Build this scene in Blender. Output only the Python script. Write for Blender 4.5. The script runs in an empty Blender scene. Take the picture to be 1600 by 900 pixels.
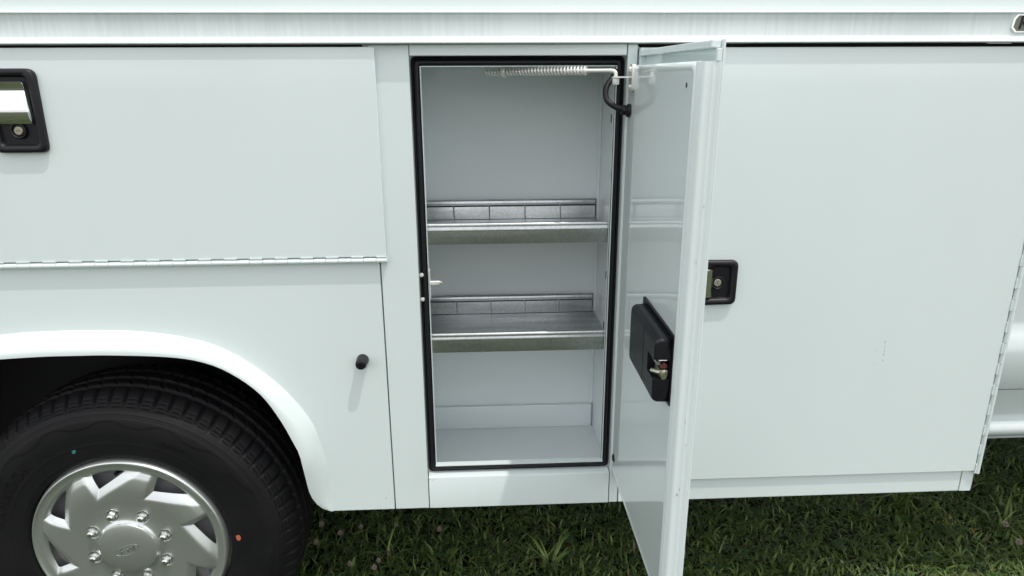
import bpy, bmesh, math, random
import numpy as np
from mathutils import Vector, Matrix
random.seed(7); RNG = np.random.default_rng(7)
S = bpy.context.scene
COL = S.collection
rad = math.radians

# ------------------------------------------------------------------ camera
def camera_axes(pitch, yaw, roll):
    cy, sy, cp, sp = math.cos(yaw), math.sin(yaw), math.cos(pitch), math.sin(pitch)
    f = Vector((sy*cp, cy*cp, -sp)); r = Vector((cy, -sy, 0)); u = r.cross(f)
    cr, sr = math.cos(roll), math.sin(roll)
    return cr*r + sr*u, -sr*r + cr*u, f
cam_d = bpy.data.cameras.new('camera'); cam = bpy.data.objects.new('camera', cam_d); COL.objects.link(cam)
r_, u_, f_ = camera_axes(rad(17.11), rad(2.71), rad(-.247))
M = Matrix((r_, u_, -f_)).transposed().to_4x4(); M.translation = Vector((0, -1.37, 1.375))
cam.matrix_world = M
cam_d.sensor_width = 36; cam_d.lens = 1083*36/1600
cam_d.clip_start = .02; cam_d.clip_end = 2000
S.camera = cam

# ------------------------------------------------------------------ sky, sun, exposure
CLOUD = 13.5
SUN_TO = Vector((.25, -.25, .935)).normalized()          # direction towards the sun
W = bpy.data.worlds.new('World'); S.world = W; W.use_nodes = True
nt = W.node_tree; bg = nt.nodes['Background']
sky = nt.nodes.new('ShaderNodeTexSky'); sky.sky_type = 'NISHITA'; sky.sun_disc = False
sky.sun_elevation = math.asin(SUN_TO.z); sky.sun_rotation = math.atan2(SUN_TO.x, SUN_TO.y)
sky.air_density = 1.0; sky.dust_density = 4.0; sky.ozone_density = 1.0
tcw = nt.nodes.new('ShaderNodeTexCoord'); mpw = nt.nodes.new('ShaderNodeMapping'); mpw.inputs['Scale'].default_value = (1, 1, 2.2)
cn = nt.nodes.new('ShaderNodeTexNoise'); cn.inputs['Scale'].default_value = 2.6; cn.inputs['Detail'].default_value = 8
cr = nt.nodes.new('ShaderNodeValToRGB'); cr.color_ramp.elements[0].position = .36; cr.color_ramp.elements[1].position = .60
cr.color_ramp.elements[0].color = (.25, .25, .25, 1); cr.color_ramp.elements[1].color = (.95, .95, .95, 1)
cm = nt.nodes.new('ShaderNodeMix'); cm.data_type = 'RGBA'; cm.inputs[7].default_value = (CLOUD, CLOUD*1.0, CLOUD*.99, 1)   # sunlit broken cloud
nt.links.new(tcw.outputs['Generated'], mpw.inputs[0]); nt.links.new(mpw.outputs[0], cn.inputs['Vector']); nt.links.new(cn.outputs[0], cr.inputs[0])
nt.links.new(cr.outputs[0], cm.inputs[0]); nt.links.new(sky.outputs[0], cm.inputs[6]); nt.links.new(cm.outputs[2], bg.inputs[0])
bg.inputs[1].default_value = .15
sun_d = bpy.data.lights.new('sun', 'SUN'); sun = bpy.data.objects.new('sun', sun_d); COL.objects.link(sun)
sun_d.energy = 2.0; sun_d.angle = rad(.7); sun_d.color = (1, .965, .90)
sun.rotation_euler = SUN_TO.to_track_quat('Z', 'Y').to_euler(); sun.location = (3, -3, 8)
S.view_settings.view_transform = 'Standard'; S.view_settings.look = 'None'
S.view_settings.exposure = -.10; S.view_settings.gamma = 1
S.render.engine = 'CYCLES'
try:
    S.cycles.max_bounces = 10; S.cycles.diffuse_bounces = 6; S.cycles.glossy_bounces = 5
except Exception: pass

# ------------------------------------------------------------------ materials
def material(name, color, rough=.5, metal=0., coat=0., coat_rough=.05, spec=.5):
    m = bpy.data.materials.new(name); m.use_nodes = True
    b = m.node_tree.nodes['Principled BSDF']
    b.inputs['Base Color'].default_value = (*color, 1); b.inputs['Roughness'].default_value = rough
    b.inputs['Metallic'].default_value = metal; b.inputs['Coat Weight'].default_value = coat
    b.inputs['Coat Roughness'].default_value = coat_rough; b.inputs['Specular IOR Level'].default_value = spec
    return m
def nodes(m): return m.node_tree.nodes, m.node_tree.links, m.node_tree.nodes['Principled BSDF']
def add_noise_color(m, scale, c0, c1, stretch=(1, 1, 1), detail=4, lo=.35, hi=.65):
    N, L, b = nodes(m)
    tc = N.new('ShaderNodeTexCoord'); mp = N.new('ShaderNodeMapping'); mp.inputs['Scale'].default_value = stretch
    n = N.new('ShaderNodeTexNoise'); n.inputs['Scale'].default_value = scale; n.inputs['Detail'].default_value = detail
    r = N.new('ShaderNodeValToRGB'); r.color_ramp.elements[0].position = lo; r.color_ramp.elements[1].position = hi
    r.color_ramp.elements[0].color = (*c0, 1); r.color_ramp.elements[1].color = (*c1, 1)
    L.new(tc.outputs['Object'], mp.inputs[0]); L.new(mp.outputs[0], n.inputs['Vector']); L.new(n.outputs[0], r.inputs[0])
    L.new(r.outputs[0], b.inputs['Base Color']); return r
def add_bump(m, layers):
    N, L, b = nodes(m); prev = None
    tc = N.new('ShaderNodeTexCoord')
    for scale, dist, strength, stretch in layers:
        mp = N.new('ShaderNodeMapping'); mp.inputs['Scale'].default_value = stretch
        n = N.new('ShaderNodeTexNoise'); n.inputs['Scale'].default_value = scale; n.inputs['Detail'].default_value = 2
        bp = N.new('ShaderNodeBump'); bp.inputs['Strength'].default_value = strength; bp.inputs['Distance'].default_value = dist
        L.new(tc.outputs['Object'], mp.inputs[0]); L.new(mp.outputs[0], n.inputs['Vector']); L.new(n.outputs[0], bp.inputs['Height'])
        if prev: L.new(prev.outputs[0], bp.inputs['Normal'])
        prev = bp
    L.new(prev.outputs[0], b.inputs['Normal'])
    try: L.new(prev.outputs[0], b.inputs['Coat Normal'])
    except Exception: pass

WHITE = (.705, .79, .786)
def white_paint(name, wave=.0020, dirt=True):
    m = material(name, WHITE, .42, 0, .8, .05)
    if dirt:
        add_noise_color(m, 2.2, (.690, .772, .768), (.720, .806, .802), (1, 1, .6), 7, .3, .7)
    add_bump(m, [(1.6, wave, .5, (1, 1, .7)), (420, .00004, .35, (1, 1, 1))])
    return m
PAINT = white_paint('white_paint')
DOORPAINT = white_paint('white_door_paint', .0006)
INNER = white_paint('white_inner_paint', .0008)
INNER.node_tree.nodes['Principled BSDF'].inputs['Coat Weight'].default_value = 1; INNER.node_tree.nodes['Principled BSDF'].inputs['Coat Roughness'].default_value = .02
INNER.node_tree.nodes['Principled BSDF'].inputs['Coat IOR'].default_value = 1.65
BAY = material('compartment_paint', (.77, .82, .83), .45, 0, .6, .08)
add_noise_color(BAY, 3, (.755, .805, .815), (.785, .835, .845)); add_bump(BAY, [(2.2, .0012, .5, (1, 1, 1)), (420, .00004, .35, (1, 1, 1))])
CABSHADE = material('shaded_cab_paint', (.50, .56, .56), .35, 0, .9, .03); add_bump(CABSHADE, [(420, .00003, .3, (1, 1, 1))])  # white cab paint, its colour greyed for the shade of the body overhang
# rail: extruded, with faint vertical run streaks in the film of dust
RAIL = material('white_rail_paint', WHITE, .5, 0, .4, .12)
N_, L_, b_ = nodes(RAIL)
tc = N_.new('ShaderNodeTexCoord'); mp = N_.new('ShaderNodeMapping'); mp.inputs['Scale'].default_value = (90, 4, 4)
nz = N_.new('ShaderNodeTexNoise'); nz.inputs['Scale'].default_value = 1.6; nz.inputs['Detail'].default_value = 5
mp2 = N_.new('ShaderNodeMapping'); mp2.inputs['Scale'].default_value = (5, 1, 6)
nz2 = N_.new('ShaderNodeTexNoise'); nz2.inputs['Scale'].default_value = 1.
mul = N_.new('ShaderNodeMath'); mul.operation = 'MULTIPLY'
rp = N_.new('ShaderNodeValToRGB'); rp.color_ramp.elements[0].position = .16; rp.color_ramp.elements[1].position = .34
rp.color_ramp.elements[0].color = (.59, .66, .655, 1); rp.color_ramp.elements[1].color = (.665, .735, .73, 1)
L_.new(tc.outputs['Object'], mp.inputs[0]); L_.new(mp.outputs[0], nz.inputs['Vector'])
L_.new(tc.outputs['Object'], mp2.inputs[0]); L_.new(mp2.outputs[0], nz2.inputs['Vector'])
L_.new(nz.outputs[0], mul.inputs[0]); L_.new(nz2.outputs[0], mul.inputs[1]); L_.new(mul.outputs[0], rp.inputs[0]); L_.new(rp.outputs[0], b_.inputs['Base Color'])

RUBBER = material('black_rubber', (.006, .006, .009), .45, spec=.4); add_bump(RUBBER, [(60, .0006, .4, (1, 1, 1))])
PLASTIC = material('black_plastic', (.006, .006, .009), .42, spec=.4); add_bump(PLASTIC, [(900, .00006, .5, (1, 1, 1))])
LINER = material('black_wheel_liner', (.006, .006, .008), .7)
CHROME = material('chrome', (.86, .87, .86), .06, 1)
ZINC = material('zinc_plate', (.42, .44, .34), .4, 1)
STEEL = material('bright_steel', (.72, .72, .70), .28, 1)
LOCK = material('lock_brass', (.42, .40, .30), .45, .7)
RED = material('red_plastic', (.16, .045, .04), .5)
WHITEMETAL = material('white_coated_steel', (.80, .80, .77), .28, .25, .6, .06)
GALV = material('galvanised_steel', (.55, .58, .58), .3, .93)
N_, L_, b_ = nodes(GALV)
tc = N_.new('ShaderNodeTexCoord'); vo = N_.new('ShaderNodeTexVoronoi'); vo.inputs['Scale'].default_value = 240
nz = N_.new('ShaderNodeTexNoise'); nz.inputs['Scale'].default_value = 5; nz.inputs['Detail'].default_value = 8
mx = N_.new('ShaderNodeMix'); mx.data_type = 'FLOAT'; mx.inputs[0].default_value = .85
rp = N_.new('ShaderNodeValToRGB'); rp.color_ramp.elements[0].color = (.36, .385, .39, 1); rp.color_ramp.elements[1].color = (.66, .69, .69, 1)
rp.color_ramp.elements[0].position = .25; rp.color_ramp.elements[1].position = .75
rr = N_.new('ShaderNodeMapRange'); rr.inputs[3].default_value = .34; rr.inputs[4].default_value = .24
sep = N_.new('ShaderNodeSeparateColor')
mpg = N_.new('ShaderNodeMapping'); mpg.inputs['Scale'].default_value = (1, 9, 9)
L_.new(tc.outputs['Object'], mpg.inputs[0]); L_.new(tc.outputs['Object'], vo.inputs['Vector']); L_.new(mpg.outputs[0], nz.inputs['Vector'])
L_.new(vo.outputs['Color'], sep.inputs[0]); L_.new(sep.outputs[0], mx.inputs[2]); L_.new(nz.outputs[0], mx.inputs[3])
L_.new(mx.outputs[0], rp.inputs[0]); L_.new(rp.outputs[0], b_.inputs['Base Color'])
L_.new(mx.outputs[0], rr.inputs[0]); L_.new(rr.outputs[0], b_.inputs['Roughness'])
add_bump(GALV, [(5, .0012, .4, (1, 1, 1)), (60, .00005, .4, (.12, 1, 1))])
SILVER = material('silver_wheel_paint', (.63, .66, .655), .33, .85, .5, .08)
DARKWHEEL = material('grey_steel_wheel', (.30, .30, .31), .5, .3)
TYRE = material('tyre_rubber', (.008, .008, .010), .62, spec=.25)
add_noise_color(TYRE, 9, (.0035, .0035, .005), (.009, .0088, .0096), (1, 1, 1), 8, .3, .75)
TEAL = material('teal_paint_mark', (.03, .16, .17), .6)
ORANGE = material('orange_paint_mark', (.45, .12, .06), .6)
GREYFIELD = material('grey_badge_field', (.16, .17, .14), .35, .6)
GLASS = material('dark_window_glass', (.01, .012, .012), .04, 0, 0, .05, .8)
CHASSIS = material('chassis_black', (.012, .012, .012), .6)
CHIP = material('paint_chip', (.05, .055, .055), .7)

# ------------------------------------------------------------------ mesh helpers
ROOT = Vector((-.8, 1.0, 0))
root = bpy.data.objects.new('service_truck', None); COL.objects.link(root); root.location = ROOT
root.empty_display_size = .3
root['label'] = 'white utility service truck with one side compartment door swung open'; root['category'] = 'truck'

def link(name, me, mat, parent=None, smooth=False):
    o = bpy.data.objects.new(name, me); COL.objects.link(o)
    if mat is not None: me.materials.append(mat)
    if smooth:
        me.polygons.foreach_set('use_smooth', [True]*len(me.polygons))
    if parent is root:
        o.parent = root; o.matrix_parent_inverse = Matrix.Translation(-ROOT)
    elif parent is not None:
        o.parent = parent
    return o
def from_bm(name, bm, mat, parent=root, smooth=False, sharp=None):
    me = bpy.data.meshes.new(name); bmesh.ops.recalc_face_normals(bm, faces=bm.faces[:]); bm.to_mesh(me); bm.free()
    o = link(name, me, mat, parent, smooth)
    if smooth and sharp: me.set_sharp_from_angle(angle=rad(sharp))
    return o
def from_data(name, V, F, mat, parent=root, smooth=False, sharp=None, recalc=True):
    bm = bmesh.new(); vs = [bm.verts.new(v) for v in V]
    for f in F:
        try: bm.faces.new([vs[i] for i in f])
        except ValueError: pass
    if not recalc:
        me = bpy.data.meshes.new(name); bm.to_mesh(me); bm.free(); return link(name, me, mat, parent, smooth)
    return from_bm(name, bm, mat, parent, smooth, sharp)
def bm_box(bm, x0, x1, y0, y1, z0, z1, bevel=0, seg=2):
    r = bmesh.ops.create_cube(bm, size=1)
    for v in r['verts']:
        v.co = Vector((x0+(v.co.x+.5)*(x1-x0), y0+(v.co.y+.5)*(y1-y0), z0+(v.co.z+.5)*(z1-z0)))
    if bevel:
        es = list({e for v in r['verts'] for e in v.link_edges})
        bmesh.ops.bevel(bm, geom=es, offset=bevel, segments=seg, affect='EDGES', profile=.5)
def box(name, x0, x1, y0, y1, z0, z1, mat, parent=root, bevel=0., seg=2):
    bm = bmesh.new(); bm_box(bm, x0, x1, y0, y1, z0, z1, bevel, seg)
    return from_bm(name, bm, mat, parent)
def boxes(name, L, mat, parent=root, bevel=0.):
    bm = bmesh.new()
    for a in L: bm_box(bm, *a, bevel=bevel)
    return from_bm(name, bm, mat, parent)
def prism_x(name, prof, x0, x1, mat, parent=root, smooth=False, sharp=35, nx=1):
    """closed (y,z) profile swept along X"""
    n = len(prof); V = []; F = []
    for k in range(nx+1):
        x = x0+(x1-x0)*k/nx
        V += [(x, y, z) for y, z in prof]
    for k in range(nx):
        for i in range(n):
            j = (i+1) % n; F.append((k*n+i, k*n+j, (k+1)*n+j, (k+1)*n+i))
    F.append(tuple(range(n))[::-1]); F.append(tuple(nx*n+i for i in range(n)))
    return from_data(name, V, F, mat, parent, smooth, sharp)
def prism_z(name, prof, z0, z1, mat, parent=root, smooth=False, sharp=35):
    n = len(prof); V = [(x, y, z0) for x, y in prof]+[(x, y, z1) for x, y in prof]
    F = [(i, (i+1) % n, n+(i+1) % n, n+i) for i in range(n)]+[tuple(range(n))[::-1], tuple(range(n, 2*n))]
    return from_data(name, V, F, mat, parent, smooth, sharp)
def prism_y(name, prof, y0, y1, mat, parent=root, bevel=0.):
    """closed (x,z) outline with thickness along Y, front (y0) edge bevelled"""
    bm = bmesh.new(); n = len(prof)
    a = [bm.verts.new((x, y0, z)) for x, z in prof]; b = [bm.verts.new((x, y1, z)) for x, z in prof]
    f0 = bm.faces.new(a)
    bm.faces.new(b[::-1])
    for i in range(n): bm.faces.new((a[i], a[(i+1) % n], b[(i+1) % n], b[i]))
    if bevel: bmesh.ops.bevel(bm, geom=list(f0.edges), offset=bevel, segments=2, affect='EDGES', profile=.5)
    return from_bm(name, bm, mat, parent)
def tube_bm(bm, pts, r, n=8, caps=True):
    pts = [Vector(p) for p in pts]; rs = r if isinstance(r, (list, tuple)) else [r]*len(pts)
    t0 = (pts[1]-pts[0]).normalized(); up = Vector((0, 0, 1)) if abs(t0.z) < .9 else Vector((1, 0, 0))
    nrm = t0.cross(up).normalized(); rings = []
    for i, p in enumerate(pts):
        t = (pts[min(i+1, len(pts)-1)]-pts[max(i-1, 0)]).normalized()
        nrm = (nrm-t*nrm.dot(t)).normalized(); bi = t.cross(nrm)
        rings.append([bm.verts.new(p+rs[i]*(math.cos(2*math.pi*k/n)*nrm+math.sin(2*math.pi*k/n)*bi)) for k in range(n)])
    for a, b in zip(rings, rings[1:]):
        for k in range(n): bm.faces.new((a[k], a[(k+1) % n], b[(k+1) % n], b[k]))
    if caps: bm.faces.new(rings[0][::-1]); bm.faces.new(rings[-1])
def tube(name, pts, r, mat, parent=root, n=10, sharp=50):
    bm = bmesh.new(); tube_bm(bm, pts, r, n); return from_bm(name, bm, mat, parent, True, sharp)
def spline(pts, n=8):
    P = [Vector(p) for p in pts]; P = [2*P[0]-P[1]]+P+[2*P[-1]-P[-2]]; out = []
    for i in range(1, len(P)-2):
        for k in range(n):
            t = k/n; a, b, c, d = P[i-1:i+3]
            out.append(.5*((2*b)+(c-a)*t+(2*a-5*b+4*c-d)*t*t+(3*b-a-3*c+d)*t**3))
    out.append(P[-2]); return out
def lathe(name, prof, c, axis, mat, parent=root, n=32, sharp=35):
    """profile (r, h) turned about an axis through c; h along axis"""
    ax = Vector(axis).normalized(); e = Vector((0, 0, 1)) if abs(ax.z) < .9 else Vector((1, 0, 0))
    p = ax.cross(e).normalized(); q = ax.cross(p); c = Vector(c); V = []; F = []
    for r, h in prof:
        for k in range(n):
            a = 2*math.pi*k/n; V.append(c+ax*h+r*(math.cos(a)*p+math.sin(a)*q))
    for i in range(len(prof)-1):
        for k in range(n): F.append((i*n+k, i*n+(k+1) % n, (i+1)*n+(k+1) % n, (i+1)*n+k))
    if prof[0][0] > 1e-6: F.append(tuple(range(n))[::-1])
    if prof[-1][0] > 1e-6: F.append(tuple((len(prof)-1)*n+k for k in range(n)))
    bm = bmesh.new(); vs = [bm.verts.new(v) for v in V]
    for f in F: bm.faces.new([vs[i] for i in f])
    bmesh.ops.remove_doubles(bm, verts=bm.verts[:], dist=1e-6)
    return from_bm(name, bm, mat, parent, True, sharp)
def rounded(pts, radii, n=5):
    """outline with rounded corners; same vertex count whatever the radii"""
    out = []; m = len(pts)
    if not isinstance(radii, (list, tuple)): radii = [radii]*m
    for i in range(m):
        p = Vector(pts[i]); a = (Vector(pts[i-1])-p).normalized(); b = (Vector(pts[(i+1) % m])-p).normalized(); r = radii[i]
        p0 = p+a*r; p1 = p+b*r
        for k in range(n+1):
            t = k/n; out.append(tuple((1-t)**2*p0+2*t*(1-t)*p+t*t*p1))
    return out
def loops(name, LL, mat, parent=root, cap_end=True, smooth=True, sharp=30):
    """bridge a list of closed 3-D loops of equal length"""
    n = len(LL[0]); V = [p for l in LL for p in l]; F = []
    for i in range(len(LL)-1):
        for k in range(n): F.append((i*n+k, i*n+(k+1) % n, (i+1)*n+(k+1) % n, (i+1)*n+k))
    if cap_end: F.append(tuple((len(LL)-1)*n+k for k in range(n)))
    o = from_data(name, V, F, mat, parent, smooth, sharp)
    if cap_end and smooth:
        big = max(o.data.polygons, key=lambda p: len(p.vertices)); ek = {tuple(sorted(k)) for k in big.edge_keys}
        for e in o.data.edges:
            if tuple(sorted(e.vertices)) in ek: e.use_edge_sharp = True
    return o
def text_mesh(s, size, extrude, shear=0., spacing=1.):
    cu = bpy.data.curves.new('lettering', 'FONT'); cu.body = s; cu.size = size; cu.extrude = extrude; cu.shear = shear
    cu.align_x = 'CENTER'; cu.align_y = 'CENTER'; cu.space_character = spacing; cu.resolution_u = 3
    o = bpy.data.objects.new('lettering', cu); COL.objects.link(o)
    bpy.context.view_layer.update()
    me = bpy.data.meshes.new_from_object(o.evaluated_get(bpy.context.evaluated_depsgraph_get()))
    bpy.data.objects.remove(o); bpy.data.curves.remove(cu); return me

# ================================================================== SETTING: lawn
def soil_material():
    m = material('lawn_soil', (.03, .04, .015), .9)
    add_noise_color(m, 6, (.012, .012, .006), (.028, .040, .013), (1, 1, 1), 9, .3, .7)
    add_bump(m, [(40, .03, .8, (1, 1, 1))]); return m
SOIL = soil_material()
n = 48; xs = np.sinh(np.linspace(-6.2, 6.2, n))*1.0
V = [(float(x)+.3, float(y)+.3, .010*math.sin(x*2.1+y)*math.exp(-(x*x+y*y)/60)-.006) for y in xs for x in xs]
F = [(j*n+i, j*n+i+1, (j+1)*n+i+1, (j+1)*n+i) for j in range(n-1) for i in range(n-1)]
lawn = from_data('lawn', V, F, SOIL, None, True); lawn['kind'] = 'structure'
lawn['label'] = 'dark mown lawn the truck is parked on'; lawn['category'] = 'lawn'

# ================================================================== TRUCK BODY SIDE
ZB, ZT = .432, 1.430                       # bottom of body, underside of drip rail
# arch curves (X,Z): outer line of the flare on the panel, inner lip
OUT = [(-0.3407, 0.4328), (-0.3432, 0.473), (-0.3453, 0.5353), (-0.3542, 0.5964), (-0.3698, 0.6562), (-0.4064, 0.7167), (-0.4522, 0.7686), (-0.5166, 0.8198), (-0.5919, 0.8545), (-0.7076, 0.8754), (-0.832, 0.8797)]
INN = [(-0.3479, 0.4356), (-0.3642, 0.447), (-0.3765, 0.4646), (-0.3862, 0.4932), (-0.3902, 0.5431), (-0.3955, 0.5953), (-0.4083, 0.6311), (-0.4265, 0.6771), (-0.4598, 0.7373), (-0.5067, 0.782), (-0.5597, 0.8118), (-0.6302, 0.8277), (-0.7519, 0.8349), (-0.826, 0.8355)]
def resample(P, n):
    P = [Vector((p[0], p[1], 0)) for p in P]; P = spline(P, 10)
    d = [0]
    for a, b in zip(P, P[1:]): d.append(d[-1]+(b-a).length)
    out = []
    for k in range(n):
        t = d[-1]*k/(n-1); i = max(j for j in range(len(d)) if d[j] <= t+1e-9); i = min(i, len(P)-2)
        u = (t-d[i])/max(d[i+1]-d[i], 1e-9); q = P[i].lerp(P[i+1], u); out.append((q.x, q.y))
    return out
NA = 40
def full_arch(P, cx):
    h = resample(P, NA); return h+[(2*cx-x, z) for x, z in h[-2::-1]]
AO, AI = full_arch(OUT, -.832), full_arch(INN, -.822)
NAA = len(AO)
# wheel panel with the arch cut out (the cut follows a line between outer and inner, hidden under the flare)
cut = [((o[0]*.55+i[0]*.45), (o[1]*.55+i[1]*.45)) for o, i in zip(AO, AI)]
XL = -2.05
side = [(-.2040, ZB), (-.2040, 1.4240), (XL, 1.4240), (XL, ZB)]
outline = side[:2]+side[2:]+[(cut[-1][0], ZB)]+cut[::-1][1:-1]+[(cut[0][0], ZB)]
wheel_panel = prism_y('wheel_panel', outline, 0, .018, PAINT, root, .0012)
# flare
V = []; F = []; SEC = []
for k in range(12): SEC.append((k/11, 1-(1-k/11)**2.5))
ns = len(SEC)+3
for k in range(NAA):
    o, i = Vector((AO[k][0], AO[k][1])), Vector((AI[k][0], AI[k][1]))
    e = min(k, NAA-1-k); dep = .034*min(1, .17+.83*(e/8.)**.8) if e < 8 else .034
    dirn = (i-o); L = dirn.length; dn = dirn/L
    for a, b in SEC:
        q = o+dirn*a*.97; V.append((q.x, .0005-dep*b, q.y))
    for a, yy in ((L*.993, -dep+.002), (L, -dep+.007), (L*.99, .05)):
        q = o+dn*a; V.append((q.x, yy, q.y))
for k in range(NAA-1):
    for s in range(ns-1): F.append((k*ns+s, k*ns+s+1, (k+1)*ns+s+1, (k+1)*ns+s))
flare = from_data('fender_flare', V, F, PAINT, root, True, 50)
pillar = box('door_pillar', -.2012, -.1262, 0, .018, ZB, 1.4285, PAINT, root, .0012)
seam_backing = boxes('panel_backing', [(-.212, -.1262, .0185, .03, .45, 1.425)], PAINT)
header = prism_x('door_header', [(0, 1.4285), (0, 1.4105), (.0012, 1.4092), (.030, 1.4092), (.030, 1.4285)], -.1245, .2838, PAINT, root, True)
sill = prism_x('door_sill', [(0, ZB), (0, .5085), (.0008, .5102), (.0025, .5110), (.030, .5118), (.030, ZB)], -.1240, .2838, PAINT, root, True)
hinge_post = box('hinge_post', .2860, .305, 0, .018, ZB, 1.4285, PAINT, root, .0012)
post_backing = box('panel_backing', .2862, .312, .0185, .03, .45, 1.425, PAINT)

# drip rail: bead, streaked face, lower lip
prof = [(.02, 1.4302), (-.0165, 1.4302), (-.0185, 1.4312), (-.0186, 1.4322), (-.0165, 1.4350), (-.0135, 1.4378), (-.0105, 1.4402), (-.0085, 1.4414),
        (-.0078, 1.4440), (-.0065, 1.4800), (-.0080, 1.4828), (-.0105, 1.4838), (-.0102, 1.4850), (-.0075, 1.4872), (-.003, 1.4886), (.02, 1.4890)]
rail = prism_x('drip_rail', prof, XL, 1.165, RAIL, root, True, 60)
roof_side = prism_x('roof_side', [(.004, 1.4893), (.004, 1.497), (.0045, 1.86), (.06, 1.93), (.20, 1.965), (1.05, 1.985), (1.90, 1.965), (2.0, 1.93), (2.0955, 1.86), (2.096, 1.497), (2.096, 1.4893)], XL, 1.160, PAINT, root)

for q in ((.310, 1.149), (XL+.03, -.215)): box('rail_gap_shade', q[0], q[1], .0205, .0300, 1.395, 1.4298, LINER)  # black strips added so the shaded gap under the rail stays dark
# upper flip-down door
udoor = box('upper_door', -1.86, -.1880, -.011, -.001, 1.0262, 1.4248, DOORPAINT, root, .0016)
# right hand closed door
rdoor = box('front_door', .3075, 1.1395, -.008, -.001, .4890, 1.4228, DOORPAINT, root, .0018)
rsill = box('front_sill', .3075, 1.1160, .0, .02, ZB, .5200, PAINT, root, .0015)
rback = box('front_panel', .3075, 1.1388, .0010, .02, .5205, 1.4215, PAINT, root)
rend = prism_z('corner_post', [(1.1185, .0), (1.1440, -.0005), (1.1500, .004), (1.152, .010), (1.152, .03), (1.1185, .03)], ZB, .5200, PAINT, root, True)
rend2 = prism_z('corner_post', [(1.1505, -.002), (1.1550, .002), (1.156, .012), (1.156, .05), (1.1505, .05)], .5205, 1.4285, PAINT, root, True)
body_front = box('body_front', 1.12, 1.155, .052, 2.05, .60, 1.4285, PAINT)
body_rear = box('body_rear', XL, XL+.03, .02, 2.08, .50, 1.4285, PAINT)
far_side = box('far_side', XL, 1.155, 2.082, 2.10, ZB, 1.4285, PAINT)
floor_under = box('body_floor', XL+.04, 1.11, .33, 2.07, .70, .74, CHASSIS)
for q in ((-.33, .296, .03, .325, ZB+.004, .466), (.3, 1.145, .03, .325, ZB+.004, .50), (-.33, 1.145, 1.77, 2.07, ZB+.004, .50)): box('side_floor', *q, CHASSIS)
inner_walls = boxes('inner_wall', [(.300, 1.145, .326, .336, ZB+.006, .70), (-.33, .299, .326, .336, ZB+.006, .70)], CHASSIS)
rails = boxes('chassis_rail', [(-2.0, 3.3, .62, .69, .50, .66), (-2.0, 3.3, 1.41, 1.48, .50, .66)], CHASSIS)
axle = tube('rear_axle', [(-.8023, .25, .36), (-.8023, 1.85, .36)], .05, CHASSIS, root, 12)
liner = boxes('wheel_liner', [(-1.32, -.335, .33, .345, .45, 1.0), (-1.32, -.335, .021, .33, .935, .95), (-.372, -.357, .021, .33, .47, .935), (-1.32, -1.305, .021, .33, .47, .935)], LINER)

# ------------------------------------------------------------------ piano hinges
def piano_hinge(name, horiz, a0, a1, pos, ydoor):
    """pitch 50 mm, knuckles of 25 mm that belong in turn to door and body"""
    bm = bmesh.new()
    if horiz: bm_box(bm, a0, a1, -.0085, -.0005, pos-.0045, pos+.0035, .0006)
    else: bm_box(bm, pos-.004, pos+.0035, -.0065, -.0005, a0, a1, .0006)
    h = from_bm(name, bm, PAINT, root, True, 40)
    meshes = {}
    k = 0; t = a0
    while t < a1-.004:
        e = min(t+.025, a1); own = k % 2
        key = (own, round(e-t, 4))
        if key not in meshes:
            bm = bmesh.new(); L = e-t-.0007; r = .0048
            prof = []
            for i in range(9):
                an = rad(-20+220*i/8); prof.append((math.cos(an)*r, math.sin(an)*r))
            tail = .0085 if own == 0 else .0055
            # section in (along leaf, outwards): leaf side is +s
            sec = [(-math.cos(rad(180*i/8))*r, math.sin(rad(180*i/8))*r) for i in range(9)]
            sec = [(-s_, o_) for s_, o_ in sec]
            sec = [(tail, .0)]+[(tail, r*.80)]*(own == 0)+sec[(1 if own == 0 else 0):]+[(-r, -.001), (tail, -.001)]
            va = [bm.verts.new((s_, o_, 0)) for s_, o_ in sec]; vb = [bm.verts.new((s_, o_, L)) for s_, o_ in sec]
            m_ = len(sec)
            for i in range(m_): bm.faces.new((va[i], va[(i+1) % m_], vb[(i+1) % m_], vb[i]))
            bm.faces.new(va); bm.faces.new(vb[::-1])
            bmesh.ops.recalc_face_normals(bm, faces=bm.faces[:])
            me = bpy.data.meshes.new('knuckle'); bm.to_mesh(me); bm.free(); me.materials.append(PAINT)
            me.polygons.foreach_set('use_smooth', [True]*len(me.polygons)); me.set_sharp_from_angle(angle=rad(40))
            meshes[key] = me
        o = bpy.data.objects.new('knuckle', meshes[key]); COL.objects.link(o); o.parent = h
        yb = -.0090 if horiz else -.0065
        if horiz:   # local x(leaf)->+Z, y(out)->-Y, z(len)->+X
            mt = Matrix(((0, 0, 1, t), (0, -1, 0, yb), (1, 0, 0, pos), (0, 0, 0, 1)))
        else:       # leaf -> -X, out -> -Y, len -> +Z
            mt = Matrix(((-1, 0, 0, pos), (0, -1, 0, yb), (0, 0, 1, t), (0, 0, 0, 1)))
        o.matrix_basis = mt
        t = e; k += 1
    return h
hinge_low = piano_hinge('piano_hinge', True, -1.858, -.1865, 1.0188, 0)
hinge_up = piano_hinge('piano_hinge', False, .4835, 1.424, 1.1478, 0)

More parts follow.
